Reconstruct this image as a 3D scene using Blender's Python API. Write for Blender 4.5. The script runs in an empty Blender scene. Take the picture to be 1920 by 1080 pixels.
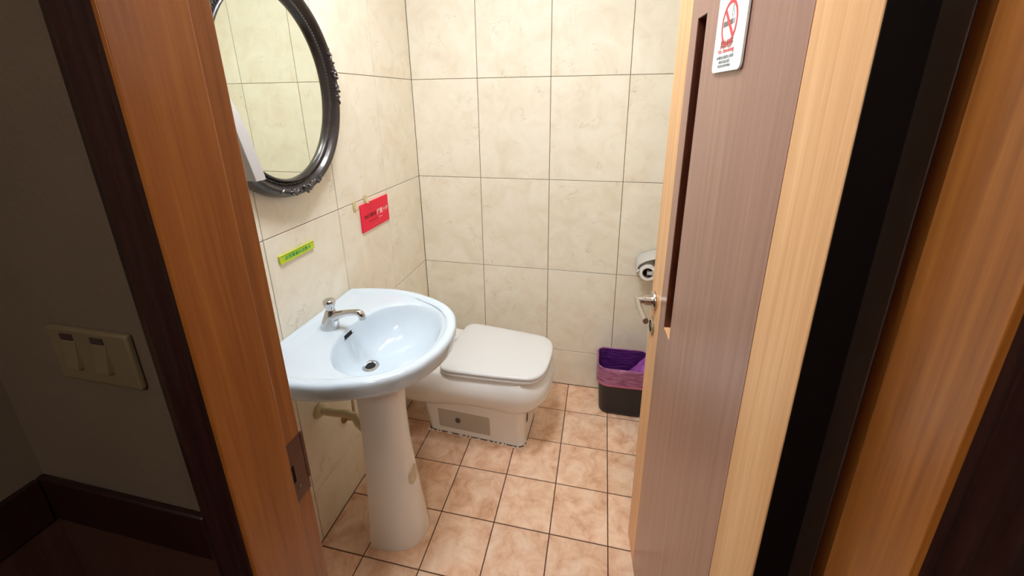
import bpy, bmesh, math, random
from mathutils import Vector, Matrix, noise

# ------------------------------------------------------------------ camera, world, light, exposure
SC = bpy.context.scene
COL = SC.collection
random.seed(7)

CAM = Vector((0.87612, -1.83372, 1.45724))
YAW, PITCH, ROLL = -0.2189, -0.2986, -0.0116
cam_d = bpy.data.cameras.new('camera')
cam_d.sensor_width = 36.0
cam_d.sensor_fit = 'HORIZONTAL'
cam_d.lens = 760.836 / 1920 * 36.0
cam_d.shift_x = -0.64 / 1920
cam_d.shift_y = -120.54 / 1920
cam_d.clip_start = 0.01
cam = bpy.data.objects.new('camera', cam_d)
COL.objects.link(cam)
fw = Vector((math.sin(YAW) * math.cos(PITCH), math.cos(YAW) * math.cos(PITCH), math.sin(PITCH)))
rt = Vector((math.cos(YAW), -math.sin(YAW), 0))
up = rt.cross(fw)
r2 = rt * math.cos(ROLL) + up * math.sin(ROLL)
u2 = -rt * math.sin(ROLL) + up * math.cos(ROLL)
M = Matrix((r2, u2, -fw)).transposed().to_4x4()
M.translation = CAM
cam.matrix_world = M
SC.camera = cam

world = bpy.data.worlds.new('world')
SC.world = world
world.use_nodes = True
world.node_tree.nodes['Background'].inputs['Color'].default_value = (0.9, 0.85, 0.8, 1)
world.node_tree.nodes['Background'].inputs['Strength'].default_value = 0.05

LAMP_STRENGTH = 58.0
LAMP_COLOR = (0.935, 1.0, 1.085)
LAMP_AT = (0.58, -0.88, 2.365)
FILL_PANEL_STRENGTH = 24.0  # added ceiling panel, brightens the shaded fronts
FILL_PANEL_AT = (0.42, -1.20)
HALL_FILL = 46.0  # added hall lamp, fills the pedestal and toilet side through the doorway
HALL_FILL_COLOR = (1.0, 0.93, 0.84)
HALL_FILL_AT = (1.02, -2.75, 2.3)

SC.view_settings.view_transform = 'Standard'
SC.view_settings.look = 'None'
SC.view_settings.exposure = 0.11
SC.view_settings.gamma = 1.0
SC.view_settings.use_curve_mapping = False
SC.cycles.max_bounces = 10
SC.cycles.diffuse_bounces = 6

# ------------------------------------------------------------------ helpers
def srgb(r, g, b):
    def f(c):
        c /= 255.0
        return c / 12.92 if c <= 0.04045 else ((c + 0.055) / 1.055) ** 2.4
    return (f(r), f(g), f(b), 1.0)

def new_mat(name):
    m = bpy.data.materials.new(name)
    m.use_nodes = True
    nt = m.node_tree
    return m, nt, nt.nodes['Principled BSDF']

def plain(name, col, rough=0.5, metal=0.0, coat=0.0, spec=0.5, bump=0.0, bscale=200.0, vary=0.0, vscale=8.0):
    m, nt, p = new_mat(name)
    p.inputs['Base Color'].default_value = col
    p.inputs['Roughness'].default_value = rough
    p.inputs['Metallic'].default_value = metal
    p.inputs['Coat Weight'].default_value = coat
    p.inputs['Specular IOR Level'].default_value = spec
    tc = nt.nodes.new('ShaderNodeTexCoord')
    if vary > 0:
        n = nt.nodes.new('ShaderNodeTexNoise')
        n.inputs['Scale'].default_value = vscale
        n.inputs['Detail'].default_value = 4
        nt.links.new(tc.outputs['Object'], n.inputs['Vector'])
        rp = nt.nodes.new('ShaderNodeValToRGB')
        rp.color_ramp.elements[0].position = 0.3
        rp.color_ramp.elements[1].position = 0.7
        rp.color_ramp.elements[0].color = (col[0] * (1 - vary), col[1] * (1 - vary), col[2] * (1 - vary), 1)
        rp.color_ramp.elements[1].color = col
        nt.links.new(n.outputs['Fac'], rp.inputs['Fac'])
        nt.links.new(rp.outputs['Color'], p.inputs['Base Color'])
    if bump > 0:
        n = nt.nodes.new('ShaderNodeTexNoise')
        n.inputs['Scale'].default_value = bscale
        n.inputs['Detail'].default_value = 3
        nt.links.new(tc.outputs['Object'], n.inputs['Vector'])
        b = nt.nodes.new('ShaderNodeBump')
        b.inputs['Strength'].default_value = bump
        b.inputs['Distance'].default_value = 0.002
        nt.links.new(n.outputs['Fac'], b.inputs['Height'])
        nt.links.new(b.outputs['Normal'], p.inputs['Normal'])
    return m

def tile_coords(nt, spread=13.0):
    """object coordinates moved by a per-object random offset, so that every tile has its own figure"""
    tc = nt.nodes.new('ShaderNodeTexCoord')
    oi = nt.nodes.new('ShaderNodeObjectInfo')
    ml = nt.nodes.new('ShaderNodeVectorMath'); ml.operation = 'SCALE'
    cv = nt.nodes.new('ShaderNodeCombineXYZ')
    for k in range(3):
        nt.links.new(oi.outputs['Random'], cv.inputs[k])
    nt.links.new(cv.outputs[0], ml.inputs[0])
    ml.inputs['Scale'].default_value = spread
    ad = nt.nodes.new('ShaderNodeVectorMath'); ad.operation = 'ADD'
    nt.links.new(tc.outputs['Object'], ad.inputs[0])
    nt.links.new(ml.outputs[0], ad.inputs[1])
    return ad.outputs[0], oi

def ramp(nt, stops):
    rp = nt.nodes.new('ShaderNodeValToRGB')
    e = rp.color_ramp.elements
    while len(e) < len(stops):
        e.new(0.5)
    for i, (pos, c) in enumerate(stops):
        e[i].position = pos
        e[i].color = c
    return rp

def wall_tile_mat():
    m, nt, p = new_mat('cream_wall_tile')
    v, oi = tile_coords(nt)
    n1 = nt.nodes.new('ShaderNodeTexNoise')
    n1.inputs['Scale'].default_value = 9; n1.inputs['Detail'].default_value = 7
    n1.inputs['Roughness'].default_value = 0.62; n1.inputs['Distortion'].default_value = 0.7
    nt.links.new(v, n1.inputs['Vector'])
    r1 = ramp(nt, [(0.28, srgb(231, 219, 196)), (0.5, srgb(238, 230, 211)), (0.72, srgb(243, 237, 221))])
    nt.links.new(n1.outputs['Fac'], r1.inputs['Fac'])
    # fine veins: where a distorted noise crosses its middle value
    n2 = nt.nodes.new('ShaderNodeTexNoise')
    n2.inputs['Scale'].default_value = 5.0; n2.inputs['Detail'].default_value = 5
    n2.inputs['Distortion'].default_value = 0.5
    nt.links.new(v, n2.inputs['Vector'])
    n2.inputs['Roughness'].default_value = 0.7
    r2_ = ramp(nt, [(0.488, (0, 0, 0, 1)), (0.5, (1, 1, 1, 1)), (0.507, (0, 0, 0, 1))])
    nt.links.new(n2.outputs['Fac'], r2_.inputs['Fac'])
    n3 = nt.nodes.new('ShaderNodeTexNoise')
    n3.inputs['Scale'].default_value = 13; n3.inputs['Detail'].default_value = 2
    nt.links.new(v, n3.inputs['Vector'])
    r3 = ramp(nt, [(0.5, (0, 0, 0, 1)), (0.68, (0.55, 0.55, 0.55, 1))])
    nt.links.new(n3.outputs['Fac'], r3.inputs['Fac'])
    mu = nt.nodes.new('ShaderNodeMath'); mu.operation = 'MULTIPLY'
    nt.links.new(r2_.outputs['Color'], mu.inputs[0]); nt.links.new(r3.outputs['Color'], mu.inputs[1])
    mx = nt.nodes.new('ShaderNodeMixRGB')
    nt.links.new(mu.outputs[0], mx.inputs['Fac'])
    nt.links.new(r1.outputs['Color'], mx.inputs['Color1'])
    mx.inputs['Color2'].default_value = srgb(190, 175, 145)
    nt.links.new(mx.outputs['Color'], p.inputs['Base Color'])
    p.inputs['Roughness'].default_value = 0.32
    p.inputs['Specular IOR Level'].default_value = 0.4
    b = nt.nodes.new('ShaderNodeBump'); b.inputs['Strength'].default_value = 0.12; b.inputs['Distance'].default_value = 0.003
    nt.links.new(n1.outputs['Fac'], b.inputs['Height'])
    nt.links.new(b.outputs['Normal'], p.inputs['Normal'])
    return m

def floor_tile_mat():
    m, nt, p = new_mat('terracotta_floor_tile')
    v, oi = tile_coords(nt)
    n1 = nt.nodes.new('ShaderNodeTexNoise')
    n1.inputs['Scale'].default_value = 14; n1.inputs['Detail'].default_value = 7
    n1.inputs['Roughness'].default_value = 0.68; n1.inputs['Distortion'].default_value = 0.45
    nt.links.new(v, n1.inputs['Vector'])
    r1 = ramp(nt, [(0.28, srgb(198, 146, 112)), (0.43, srgb(226, 183, 150)), (0.57, srgb(239, 205, 176)), (0.75, srgb(247, 224, 202))])
    nt.links.new(n1.outputs['Fac'], r1.inputs['Fac'])
    hs = nt.nodes.new('ShaderNodeHueSaturation')
    mr = nt.nodes.new('ShaderNodeMapRange')
    mr.inputs['To Min'].default_value = 0.92; mr.inputs['To Max'].default_value = 1.06
    nt.links.new(oi.outputs['Random'], mr.inputs['Value'])
    nt.links.new(mr.outputs[0], hs.inputs['Value'])
    nt.links.new(r1.outputs['Color'], hs.inputs['Color'])
    nt.links.new(hs.outputs['Color'], p.inputs['Base Color'])
    p.inputs['Roughness'].default_value = 0.42
    p.inputs['Specular IOR Level'].default_value = 0.4
    b = nt.nodes.new('ShaderNodeBump'); b.inputs['Strength'].default_value = 0.15; b.inputs['Distance'].default_value = 0.002
    nt.links.new(n1.outputs['Fac'], b.inputs['Height'])
    nt.links.new(b.outputs['Normal'], p.inputs['Normal'])
    return m

def wood_mat(name, dark, mid, light, rough=0.35, stretch=(38, 38, 1.6), coat=0.0, bump=0.05, spec=0.5):
    m, nt, p = new_mat(name)
    tc = nt.nodes.new('ShaderNodeTexCoord')
    mp = nt.nodes.new('ShaderNodeMapping')
    mp.inputs['Scale'].default_value = stretch
    nt.links.new(tc.outputs['Object'], mp.inputs['Vector'])
    n1 = nt.nodes.new('ShaderNodeTexNoise')
    n1.inputs['Scale'].default_value = 1.6; n1.inputs['Detail'].default_value = 6
    n1.inputs['Roughness'].default_value = 0.6; n1.inputs['Distortion'].default_value = 0.35
    nt.links.new(mp.outputs[0], n1.inputs['Vector'])
    n2 = nt.nodes.new('ShaderNodeTexNoise')
    mp2 = nt.nodes.new('ShaderNodeMapping')
    mp2.inputs['Scale'].default_value = (stretch[0] * 7, stretch[1] * 7, stretch[2] * 5)
    nt.links.new(tc.outputs['Object'], mp2.inputs['Vector'])
    n2.inputs['Scale'].default_value = 1.2; n2.inputs['Detail'].default_value = 2
    nt.links.new(mp2.outputs[0], n2.inputs['Vector'])
    ad = nt.nodes.new('ShaderNodeMath'); ad.operation = 'MULTIPLY_ADD'
    ad.inputs[1].default_value = 0.35
    nt.links.new(n2.outputs['Fac'], ad.inputs[0])
    sb = nt.nodes.new('ShaderNodeMath'); sb.operation = 'SUBTRACT'; sb.inputs[1].default_value = 0.175
    nt.links.new(ad.outputs[0], sb.inputs[0])
    nt.links.new(n1.outputs['Fac'], ad.inputs[2])
    rp = ramp(nt, [(0.3, dark), (0.5, mid), (0.7, light)])
    nt.links.new(sb.outputs[0], rp.inputs['Fac'])
    nt.links.new(rp.outputs['Color'], p.inputs['Base Color'])
    p.inputs['Roughness'].default_value = rough
    p.inputs['Coat Weight'].default_value = coat
    p.inputs['Coat Roughness'].default_value = 0.15
    p.inputs['Specular IOR Level'].default_value = spec
    b = nt.nodes.new('ShaderNodeBump'); b.inputs['Strength'].default_value = bump; b.inputs['Distance'].default_value = 0.001
    nt.links.new(sb.outputs[0], b.inputs['Height'])
    nt.links.new(b.outputs['Normal'], p.inputs['Normal'])
    return m

MT = {}
MT['wall_tile'] = wall_tile_mat()
MT['floor_tile'] = floor_tile_mat()
MT['wall_grout'] = plain('wall_grout', srgb(112, 96, 70), 0.8, vary=0.35, vscale=6)
MT['floor_grout'] = plain('floor_grout', srgb(92, 60, 42), 0.8, vary=0.3, vscale=9)
MT['ceiling'] = plain('ceiling_paint', srgb(244, 242, 236), 0.8, vary=0.03, bump=0.1)
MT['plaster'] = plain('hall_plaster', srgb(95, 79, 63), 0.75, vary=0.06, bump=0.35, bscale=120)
MT['rail_wood'] = wood_mat('dark_rail_wood', srgb(22, 6, 5), srgb(30, 8, 7), srgb(40, 12, 10), 0.4)
MT['wainscot'] = wood_mat('wainscot_wood', srgb(48, 26, 19), srgb(58, 33, 25), srgb(68, 41, 32), 0.5)
MT['jamb_wood'] = wood_mat('stained_jamb_wood', srgb(132, 74, 24), srgb(150, 88, 32), srgb(164, 102, 42), 0.33, (30, 30, 1.5), coat=0.2, bump=0.12)
MT['casing_wood'] = wood_mat('dark_casing_wood', srgb(34, 17, 16), srgb(46, 24, 22), srgb(58, 33, 29), 0.3, coat=0.3, bump=0.08)
MT['door_panel'] = wood_mat('walnut_laminate', srgb(142, 104, 90), srgb(155, 116, 101), srgb(166, 127, 111), 0.3, (45, 45, 1.1), bump=0.02)
MT['stile_wood'] = wood_mat('light_beech_wood', srgb(214, 160, 108), srgb(226, 175, 123), srgb(236, 190, 139), 0.4, (34, 34, 1.0), bump=0.03)
MT['edge_shaded'] = plain('shade_darkened_edge', srgb(11, 5, 5), 0.7, spec=0.15, vary=0.2)  # dark stain taken down to near-black for the shade on the hinge edge
MT['gap_shade_grey'] = plain('hinge_gap_shade', srgb(140, 128, 122), 0.6, vary=0.12)  # shade in the hinge gap, put into a grey colour
MT['slot_wood'] = wood_mat('slot_dark_wood', srgb(70, 30, 14), srgb(92, 42, 20), srgb(112, 54, 28), 0.45, (60, 60, 6))
MT['ceramic'] = plain('white_basin_ceramic', srgb(206, 219, 229), 0.08, coat=0.3, spec=0.5, vary=0.02, vscale=3)
MT['toilet_ceramic'] = plain('white_toilet_ceramic', srgb(238, 236, 232), 0.12, coat=0.2, vary=0.03, vscale=4)
MT['lid_plastic'] = plain('white_lid_plastic', srgb(226, 226, 226), 0.22, vary=0.02, vscale=4)
MT['chrome'] = plain('satin_chrome', srgb(205, 203, 202), 0.14, 1.0, vary=0.08, vscale=20)
MT['steel'] = plain('brushed_steel', srgb(196, 190, 182), 0.24, 1.0, vary=0.08, vscale=30)
MT['old_steel'] = plain('worn_strike_steel', srgb(120, 100, 92), 0.3, 1.0, vary=0.2, vscale=30)
MT['hole'] = plain('dark_hole', srgb(16, 12, 9), 0.7, vary=0.2)
MT['frame_black'] = plain('black_bronze_frame', srgb(66, 60, 57), 0.27, 0.45, coat=0.25, vary=0.25, vscale=25)
MT['ornament'] = plain('worn_black_ornament', srgb(110, 107, 106), 0.28, 0.6, vary=0.4, vscale=60)
MT['mirror'] = plain('mirror_glass', (0.86, 0.92, 0.82, 1), 0.0, 1.0)
MT['white_plastic'] = plain('white_dispenser_plastic', srgb(184, 181, 178), 0.35, vary=0.03)
MT['grey_plastic'] = plain('pale_grey_plastic', srgb(206, 204, 198), 0.3, vary=0.04)
MT['old_plastic'] = plain('yellowed_plastic', srgb(106, 91, 66), 0.45, vary=0.08)
MT['bin_black'] = plain('black_bin_plastic', srgb(26, 24, 29), 0.42, vary=0.15)
MT['red'] = plain('red_sign_acrylic', srgb(244, 36, 70), 0.45, spec=0.25, vary=0.08, vscale=12)
MT['dark_red'] = plain('dark_red_print', srgb(120, 8, 20), 0.5, vary=0.1)
MT['mid_red'] = plain('mid_red_print', srgb(184, 18, 40), 0.5, vary=0.1)
MT['pink'] = plain('pale_pink_print', srgb(250, 200, 196), 0.5, vary=0.03)
MT['orange_print'] = plain('orange_print', srgb(216, 120, 90), 0.5, vary=0.05)
MT['lime'] = plain('lime_sign_acrylic', srgb(206, 222, 44), 0.3, coat=0.3, vary=0.1, vscale=14)
MT['lime_edge'] = plain('olive_print', srgb(150, 160, 30), 0.4, vary=0.05)
MT['lime_light'] = plain('light_green_print', srgb(164, 232, 92), 0.4, vary=0.03)
MT['green'] = plain('green_print', srgb(46, 164, 84), 0.5, vary=0.1)
MT['sign_white'] = plain('white_sign_plastic', srgb(238, 244, 242), 0.3, coat=0.2, vary=0.02)
MT['sign_red'] = plain('red_print', srgb(224, 70, 74), 0.45, vary=0.05)
MT['sign_grey'] = plain('grey_print', srgb(120, 116, 108), 0.5, vary=0.05)
MT['sign_dark'] = plain('dark_grey_print', srgb(70, 74, 80), 0.5, vary=0.05)
MT['paper'] = plain('toilet_paper', srgb(244, 242, 238), 0.85, vary=0.03, bump=0.2)
MT['cardboard'] = plain('cardboard_core', srgb(96, 84, 70), 0.8, vary=0.1)
MT['caulk'] = plain('white_sealant', srgb(246, 241, 230), 0.5, vary=0.1, vscale=40)
MT['grime'] = plain('dark_grime', srgb(52, 34, 24), 0.8, vary=0.3, vscale=60)
MT['pipe'] = plain('cream_pipe_plastic', srgb(222, 208, 168), 0.4, vary=0.08)
MT['brass'] = plain('dull_brass', srgb(150, 124, 70), 0.35, 0.8, vary=0.15)
MT['hook_clear'] = plain('yellowed_clear_plastic', srgb(222, 206, 156), 0.25, vary=0.12, vscale=60)
MT['screw'] = plain('dull_bolt_metal', srgb(120, 114, 106), 0.4, 0.7, vary=0.1)
MT['panel_grey'] = plain('grey_recess_glaze', srgb(186, 180, 168), 0.3, vary=0.06)
MT['switch_dark'] = plain('dark_switch_window', srgb(58, 42, 42), 0.4, vary=0.1)
MT['stain'] = plain('brown_stain', srgb(214, 200, 174), 0.5, vary=0.18, vscale=60)
MT['hall_floor'] = wood_mat('hall_floor_wood', srgb(70, 40, 26), srgb(92, 54, 36), srgb(110, 68, 46), 0.5, (2, 30, 30))

def lamp_mat(name, col, strength):
    m, nt, p = new_mat(name)
    p.inputs['Base Color'].default_value = (0.9, 0.9, 0.88, 1)
    p.inputs['Emission Color'].default_value = (*col, 1)
    p.inputs['Emission Strength'].default_value = strength
    return m

def bag_mat(name, c1, c2, alpha, rough=0.3):
    """thin plastic film: partly see-through, crinkled"""
    m, nt, p = new_mat(name)
    tc = nt.nodes.new('ShaderNodeTexCoord')
    mp = nt.nodes.new('ShaderNodeMapping'); mp.inputs['Scale'].default_value = (10, 10, 38)
    mp.inputs['Rotation'].default_value = (0.2, 0.35, 0)
    nt.links.new(tc.outputs['Object'], mp.inputs['Vector'])
    n = nt.nodes.new('ShaderNodeTexNoise')
    n.inputs['Scale'].default_value = 2.2; n.inputs['Detail'].default_value = 5; n.inputs['Distortion'].default_value = 0.8
    nt.links.new(mp.outputs[0], n.inputs['Vector'])
    rp = ramp(nt, [(0.35, c1), (0.68, c2)])
    nt.links.new(n.outputs['Fac'], rp.inputs['Fac'])
    nt.links.new(rp.outputs['Color'], p.inputs['Base Color'])
    p.inputs['Roughness'].default_value = rough
    p.inputs['Alpha'].default_value = alpha
    b = nt.nodes.new('ShaderNodeBump'); b.inputs['Strength'].default_value = 0.9; b.inputs['Distance'].default_value = 0.006
    nt.links.new(n.outputs['Fac'], b.inputs['Height'])
    nt.links.new(b.outputs['Normal'], p.inputs['Normal'])
    return m
MT['bag_in'] = bag_mat('purple_bag_inside', srgb(58, 18, 82), srgb(98, 38, 122), 1.0)
MT['bag_skirt'] = bag_mat('purple_bag_skirt', srgb(142, 72, 116), srgb(196, 132, 170), 0.9)
MT['bag_hem'] = bag_mat('purple_bag_hem', srgb(196, 104, 140), srgb(214, 126, 160), 1.0)
MT['bag_light'] = bag_mat('purple_bag_fold', srgb(140, 56, 156), srgb(186, 110, 192), 1.0)

# ---- mesh builders
def box(bm, x0, x1, y0, y1, z0, z1):
    vs = [bm.verts.new(c) for c in ((x0, y0, z0), (x1, y0, z0), (x1, y1, z0), (x0, y1, z0),
                                    (x0, y0, z1), (x1, y0, z1), (x1, y1, z1), (x0, y1, z1))]
    fs = []
    for q in ((0, 3, 2, 1), (4, 5, 6, 7), (0, 1, 5, 4), (1, 2, 6, 5), (2, 3, 7, 6), (3, 0, 4, 7)):
        fs.append(bm.faces.new([vs[i] for i in q]))
    return vs, fs

def loft(bm, loops, closed=True, cap0=False, cap1=False):
    rings = [[bm.verts.new(c) for c in lp] for lp in loops]
    n = len(rings[0])
    for a, b in zip(rings, rings[1:]):
        for i in range(n if closed else n - 1):
            j = (i + 1) % n
            bm.faces.new((a[i], a[j], b[j], b[i]))
    if cap0:
        bm.faces.new(list(reversed(rings[0])))
    if cap1:
        bm.faces.new(rings[-1])
    return rings

def frame_of(t):
    t = t.normalized()
    a = Vector((0, 0, 1)) if abs(t.z) < 0.9 else Vector((1, 0, 0))
    u = t.cross(a).normalized()
    return u, t.cross(u).normalized()

def tube(bm, pts, radii, n=16, sx=1.0, caps=True):
    pts = [Vector(p) for p in pts]
    if not hasattr(radii, '__len__'):
        radii = [radii] * len(pts)
    loops = []
    u = None
    for i, p in enumerate(pts):
        t = (pts[min(i + 1, len(pts) - 1)] - pts[max(i - 1, 0)]).normalized()
        if u is None:
            u, v = frame_of(t)
        else:
            u = (u - t * u.dot(t)).normalized(); v = t.cross(u).normalized()
        r = radii[i]
        loops.append([p + u * (math.cos(2 * math.pi * k / n) * r * sx) + v * (math.sin(2 * math.pi * k / n) * r) for k in range(n)])
    loft(bm, loops, True, caps, caps)

def lathe(bm, prof, origin, axis=(0, 0, 1), n=24, cap0=True, cap1=True, closed=False):
    o = Vector(origin); ax = Vector(axis).normalized(); u, v = frame_of(ax)
    loops = [[o + ax * h + (u * math.cos(2 * math.pi * k / n) + v * math.sin(2 * math.pi * k / n)) * r for k in range(n)] for r, h in prof]
    if closed:
        loops.append(loops[0]); cap0 = cap1 = False
    loft(bm, loops, True, cap0, cap1)

def blob(bm, c, r, seg=8, rings=6, rot=None):
    mm = Matrix.Translation(c) @ (rot.to_4x4() if rot else Matrix()) @ Matrix.Diagonal((r[0], r[1], r[2], 1))
    bmesh.ops.create_uvsphere(bm, u_segments=seg, v_segments=rings, radius=1.0, matrix=mm)

def empty(name, loc, rotz=0.0):
    o = bpy.data.objects.new(name, None)
    o.empty_display_size = 0.05
    o.location = loc
    o.rotation_euler = (0, 0, rotz)
    COL.objects.link(o)
    return o

def world_of(o):
    m = Matrix.Translation(o.location) @ o.rotation_euler.to_matrix().to_4x4()
    if o.parent:
        m = world_of(o.parent) @ o.matrix_parent_inverse @ m
    return m

def attach(o, parent):
    """parent a mesh that was built in world coordinates"""
    o.parent = parent
    o.matrix_parent_inverse = world_of(parent).inverted()

def obj(name, bm, mat, parent=None, smooth=True, bevel=0.0, seg=2, local=False, angle=40):
    me = bpy.data.meshes.new(name)
    bmesh.ops.remove_doubles(bm, verts=bm.verts, dist=1e-6)
    bmesh.ops.recalc_face_normals(bm, faces=bm.faces)
    bm.to_mesh(me); bm.free()
    mats = mat if isinstance(mat, (list, tuple)) else [mat]
    for k in mats:
        me.materials.append(k)
    o = bpy.data.objects.new(name, me)
    COL.objects.link(o)
    if smooth:
        for p in me.polygons:
            p.use_smooth = True
        me.set_sharp_from_angle(angle=math.radians(angle))
    if bevel > 0:
        b = o.modifiers.new('bevel', 'BEVEL')
        b.width = bevel; b.segments = seg; b.limit_method = 'ANGLE'; b.angle_limit = math.radians(50)
        b.harden_normals = False
    if parent is not None:
        if local:
            o.parent = parent
        else:
            attach(o, parent)
    return o

def tag(o, label=None, cat=None, group=None, kind=None):
    if label: o['label'] = label
    if cat: o['category'] = cat
    if group: o['group'] = group
    if kind: o['kind'] = kind
    return o

def boxobj(name, x0, x1, y0, y1, z0, z1, mat, parent=None, bevel=0.0, local=False):
    bm = bmesh.new(); box(bm, x0, x1, y0, y1, z0, z1)
    return obj(name, bm, mat, parent, smooth=bevel > 0, bevel=bevel, local=local)

def text(name, body, origin, right, upv, height, mat, parent, width=None, depth=0.0004, align='LEFT', local=False, bold=0.0, label=None, spacing=1.0):
    """flat lettering as a thin mesh: height = size of a CJK character / cap line"""
    cu = bpy.data.curves.new(name, 'FONT')
    cu.body = body
    cu.size = 1.0
    cu.space_character = spacing
    cu.offset = bold
    cu.resolution_u = 2
    tmp = bpy.data.objects.new(name, cu)
    COL.objects.link(tmp)
    dg = bpy.context.evaluated_depsgraph_get()
    me = bpy.data.meshes.new_from_object(tmp.evaluated_get(dg))
    COL.objects.unlink(tmp)
    bpy.data.objects.remove(tmp)
    xs = [v.co.x for v in me.vertices]; ys = [v.co.y for v in me.vertices]
    if not xs:
        return None
    x0, x1, y0, y1 = min(xs), max(xs), min(ys), max(ys)
    s = height / (y1 - y0)
    sx = width / (x1 - x0) if width else s
    R, U = Vector(right).normalized(), Vector(upv).normalized()
    N = R.cross(U)
    o0 = Vector(origin)
    for v in me.vertices:
        v.co = o0 + R * ((v.co.x - x0) * sx) + U * ((v.co.y - y0) * s) + N * depth
    me.materials.clear(); me.materials.append(mat)
    o = bpy.data.objects.new(name, me)
    COL.objects.link(o)
    if local:
        o.parent = parent
    else:
        attach(o, parent)
    if label:
        o['label'] = label
    return o

# ------------------------------------------------------------------ the room
CEIL = 2.42
XR = 1.18            # right wall of the toilet room
YF = -1.425          # inner face of the front wall
YH = -1.52           # outer face of the front wall (hall side)
JL, JR = 0.450, 1.149   # rabbet faces of the door frame
SL, SR = 0.460, 1.137   # stop faces
XH = 0.07            # left wall of the hall
HEAD = 2.05

def structure(name, bm, mat, label, smooth=False):
    o = obj(name, bm, mat, None, smooth)
    tag(o, label=label, kind='structure')
    return o

bm = bmesh.new(); box(bm, -0.10, -0.0022, YF - 0.09, 0.0, -0.02, CEIL)
wall_left = structure('wall_left', bm, MT['wall_grout'], 'cream tiled wall behind the washbasin and mirror')
bm = bmesh.new(); box(bm, -0.10, XR + 0.10, 0.0022, 0.10, -0.02, CEIL)
wall_back = structure('wall_back', bm, MT['wall_grout'], 'cream tiled wall at the far end behind toilet and bin')
bm = bmesh.new(); box(bm, XR + 0.0022, XR + 0.10, YF - 0.09, 0.0, -0.02, CEIL)
wall_right = structure('wall_right', bm, MT['wall_grout'], 'cream tiled wall hidden behind the open door')
bm = bmesh.new()
box(bm, -0.0022, JL - 0.02, YH, YF, -0.02, CEIL)
box(bm, JR + 0.02, 2.10, YH, YF, -0.02, CEIL)
box(bm, JL - 0.02, JR + 0.02, YH, YF, HEAD + 0.02, CEIL)
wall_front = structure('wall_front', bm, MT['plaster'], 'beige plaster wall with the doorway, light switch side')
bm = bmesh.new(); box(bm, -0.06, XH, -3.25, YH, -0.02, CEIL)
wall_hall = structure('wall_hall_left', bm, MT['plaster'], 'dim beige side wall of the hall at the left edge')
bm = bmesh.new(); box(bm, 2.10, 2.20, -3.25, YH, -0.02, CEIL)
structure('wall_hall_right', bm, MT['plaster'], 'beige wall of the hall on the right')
bm = bmesh.new(); box(bm, -0.06, 2.20, -3.35, -3.25, -0.02, CEIL)
structure('wall_hall_back', bm, MT['plaster'], 'beige wall of the hall behind the camera')
bm = bmesh.new(); box(bm, -0.06, 2.20, -3.35, 0.10, CEIL, CEIL + 0.08)
structure('ceiling', bm, MT['ceiling'], 'off-white painted ceiling')

bm = bmesh.new(); box(bm, -0.10, XR + 0.10, YF, 0.10, -0.08, -0.002)
floor = structure('floor', bm, MT['floor_grout'], 'floor of square terracotta tiles with dark joints')
bm = bmesh.new(); box(bm, -0.06, 2.20, -3.25, YF, -0.08, -0.001)
structure('floor_hall', bm, MT['hall_floor'], 'dark floor of the hall outside the doorway')

TILE_CACHE = {}
def tile(parent, mat, cx, cy, cz, su, sv, axis):
    """one tile with chamfered front edges, its face on the wall plane; su x sv = size in the plane"""
    key = (round(su, 3), round(sv, 3), axis, mat.name)
    me = TILE_CACHE.get(key)
    if me is None:
        c, d = 0.0011, 0.0045
        bm = bmesh.new()
        def P(u, v, h):
            if axis == 'x': return (h, u, v)       # faces +x
            if axis == 'X': return (-h, u, v)      # faces -x
            if axis == 'Y': return (u, -h, v)      # faces -y
            if axis == 'y': return (u, h, v)       # faces +y
            return (u, v, h)                       # floor
        a, b = su / 2, sv / 2
        lo = [P(*q, -d) for q in ((-a, -b), (a, -b), (a, b), (-a, b))]
        md = [P(*q, -c * 0.8) for q in ((-a, -b), (a, -b), (a, b), (-a, b))]
        hi = [P(*q, 0) for q in ((-a + c, -b + c), (a - c, -b + c), (a - c, b - c), (-a + c, b - c))]
        loft(bm, [lo, md, hi], True, True, True)
        bmesh.ops.recalc_face_normals(bm, faces=bm.faces)
        me = bpy.data.meshes.new('tile')
        bm.to_mesh(me); bm.free()
        me.materials.append(mat)
        TILE_CACHE[key] = me
    o = bpy.data.objects.new('tile', me)
    o.location = (cx, cy, cz)
    COL.objects.link(o)
    attach(o, parent)
    return o

ZROWS = [0.0, 0.2040, 0.6531, 1.1000, 1.5464, 1.9930, CEIL]
G = 0.0013
def jit(k=0.0004):
    return random.uniform(-k, k)
XC = [0.0, 0.316, 0.6444, 0.9721, XR]
for a, b in zip(XC, XC[1:]):
    for c, d in zip(ZROWS, ZROWS[1:]):
        tile(wall_back, MT['wall_tile'], (a + b) / 2, jit(), (c + d) / 2, b - a - 2 * G, d - c - 2 * G, 'Y')
YC = [0.0, 0.3198, 0.6476, 0.9747, 1.3020, -YF]
for a, b in zip(YC, YC[1:]):
    for c, d in zip(ZROWS, ZROWS[1:]):
        tile(wall_left, MT['wall_tile'], jit(), -(a + b) / 2, (c + d) / 2, b - a - 2 * G, d - c - 2 * G, 'x')
        tile(wall_right, MT['wall_tile'], XR + jit(), -(a + b) / 2, (c + d) / 2, b - a - 2 * G, d - c - 2 * G, 'X')
FX = [0.0] + [0.1646 + 0.2 * i for i in range(6)] + [XR]
FY = [0.0] + [0.1948 + 0.2 * j for j in range(7)] + [-YF]
GF = 0.0019
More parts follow.
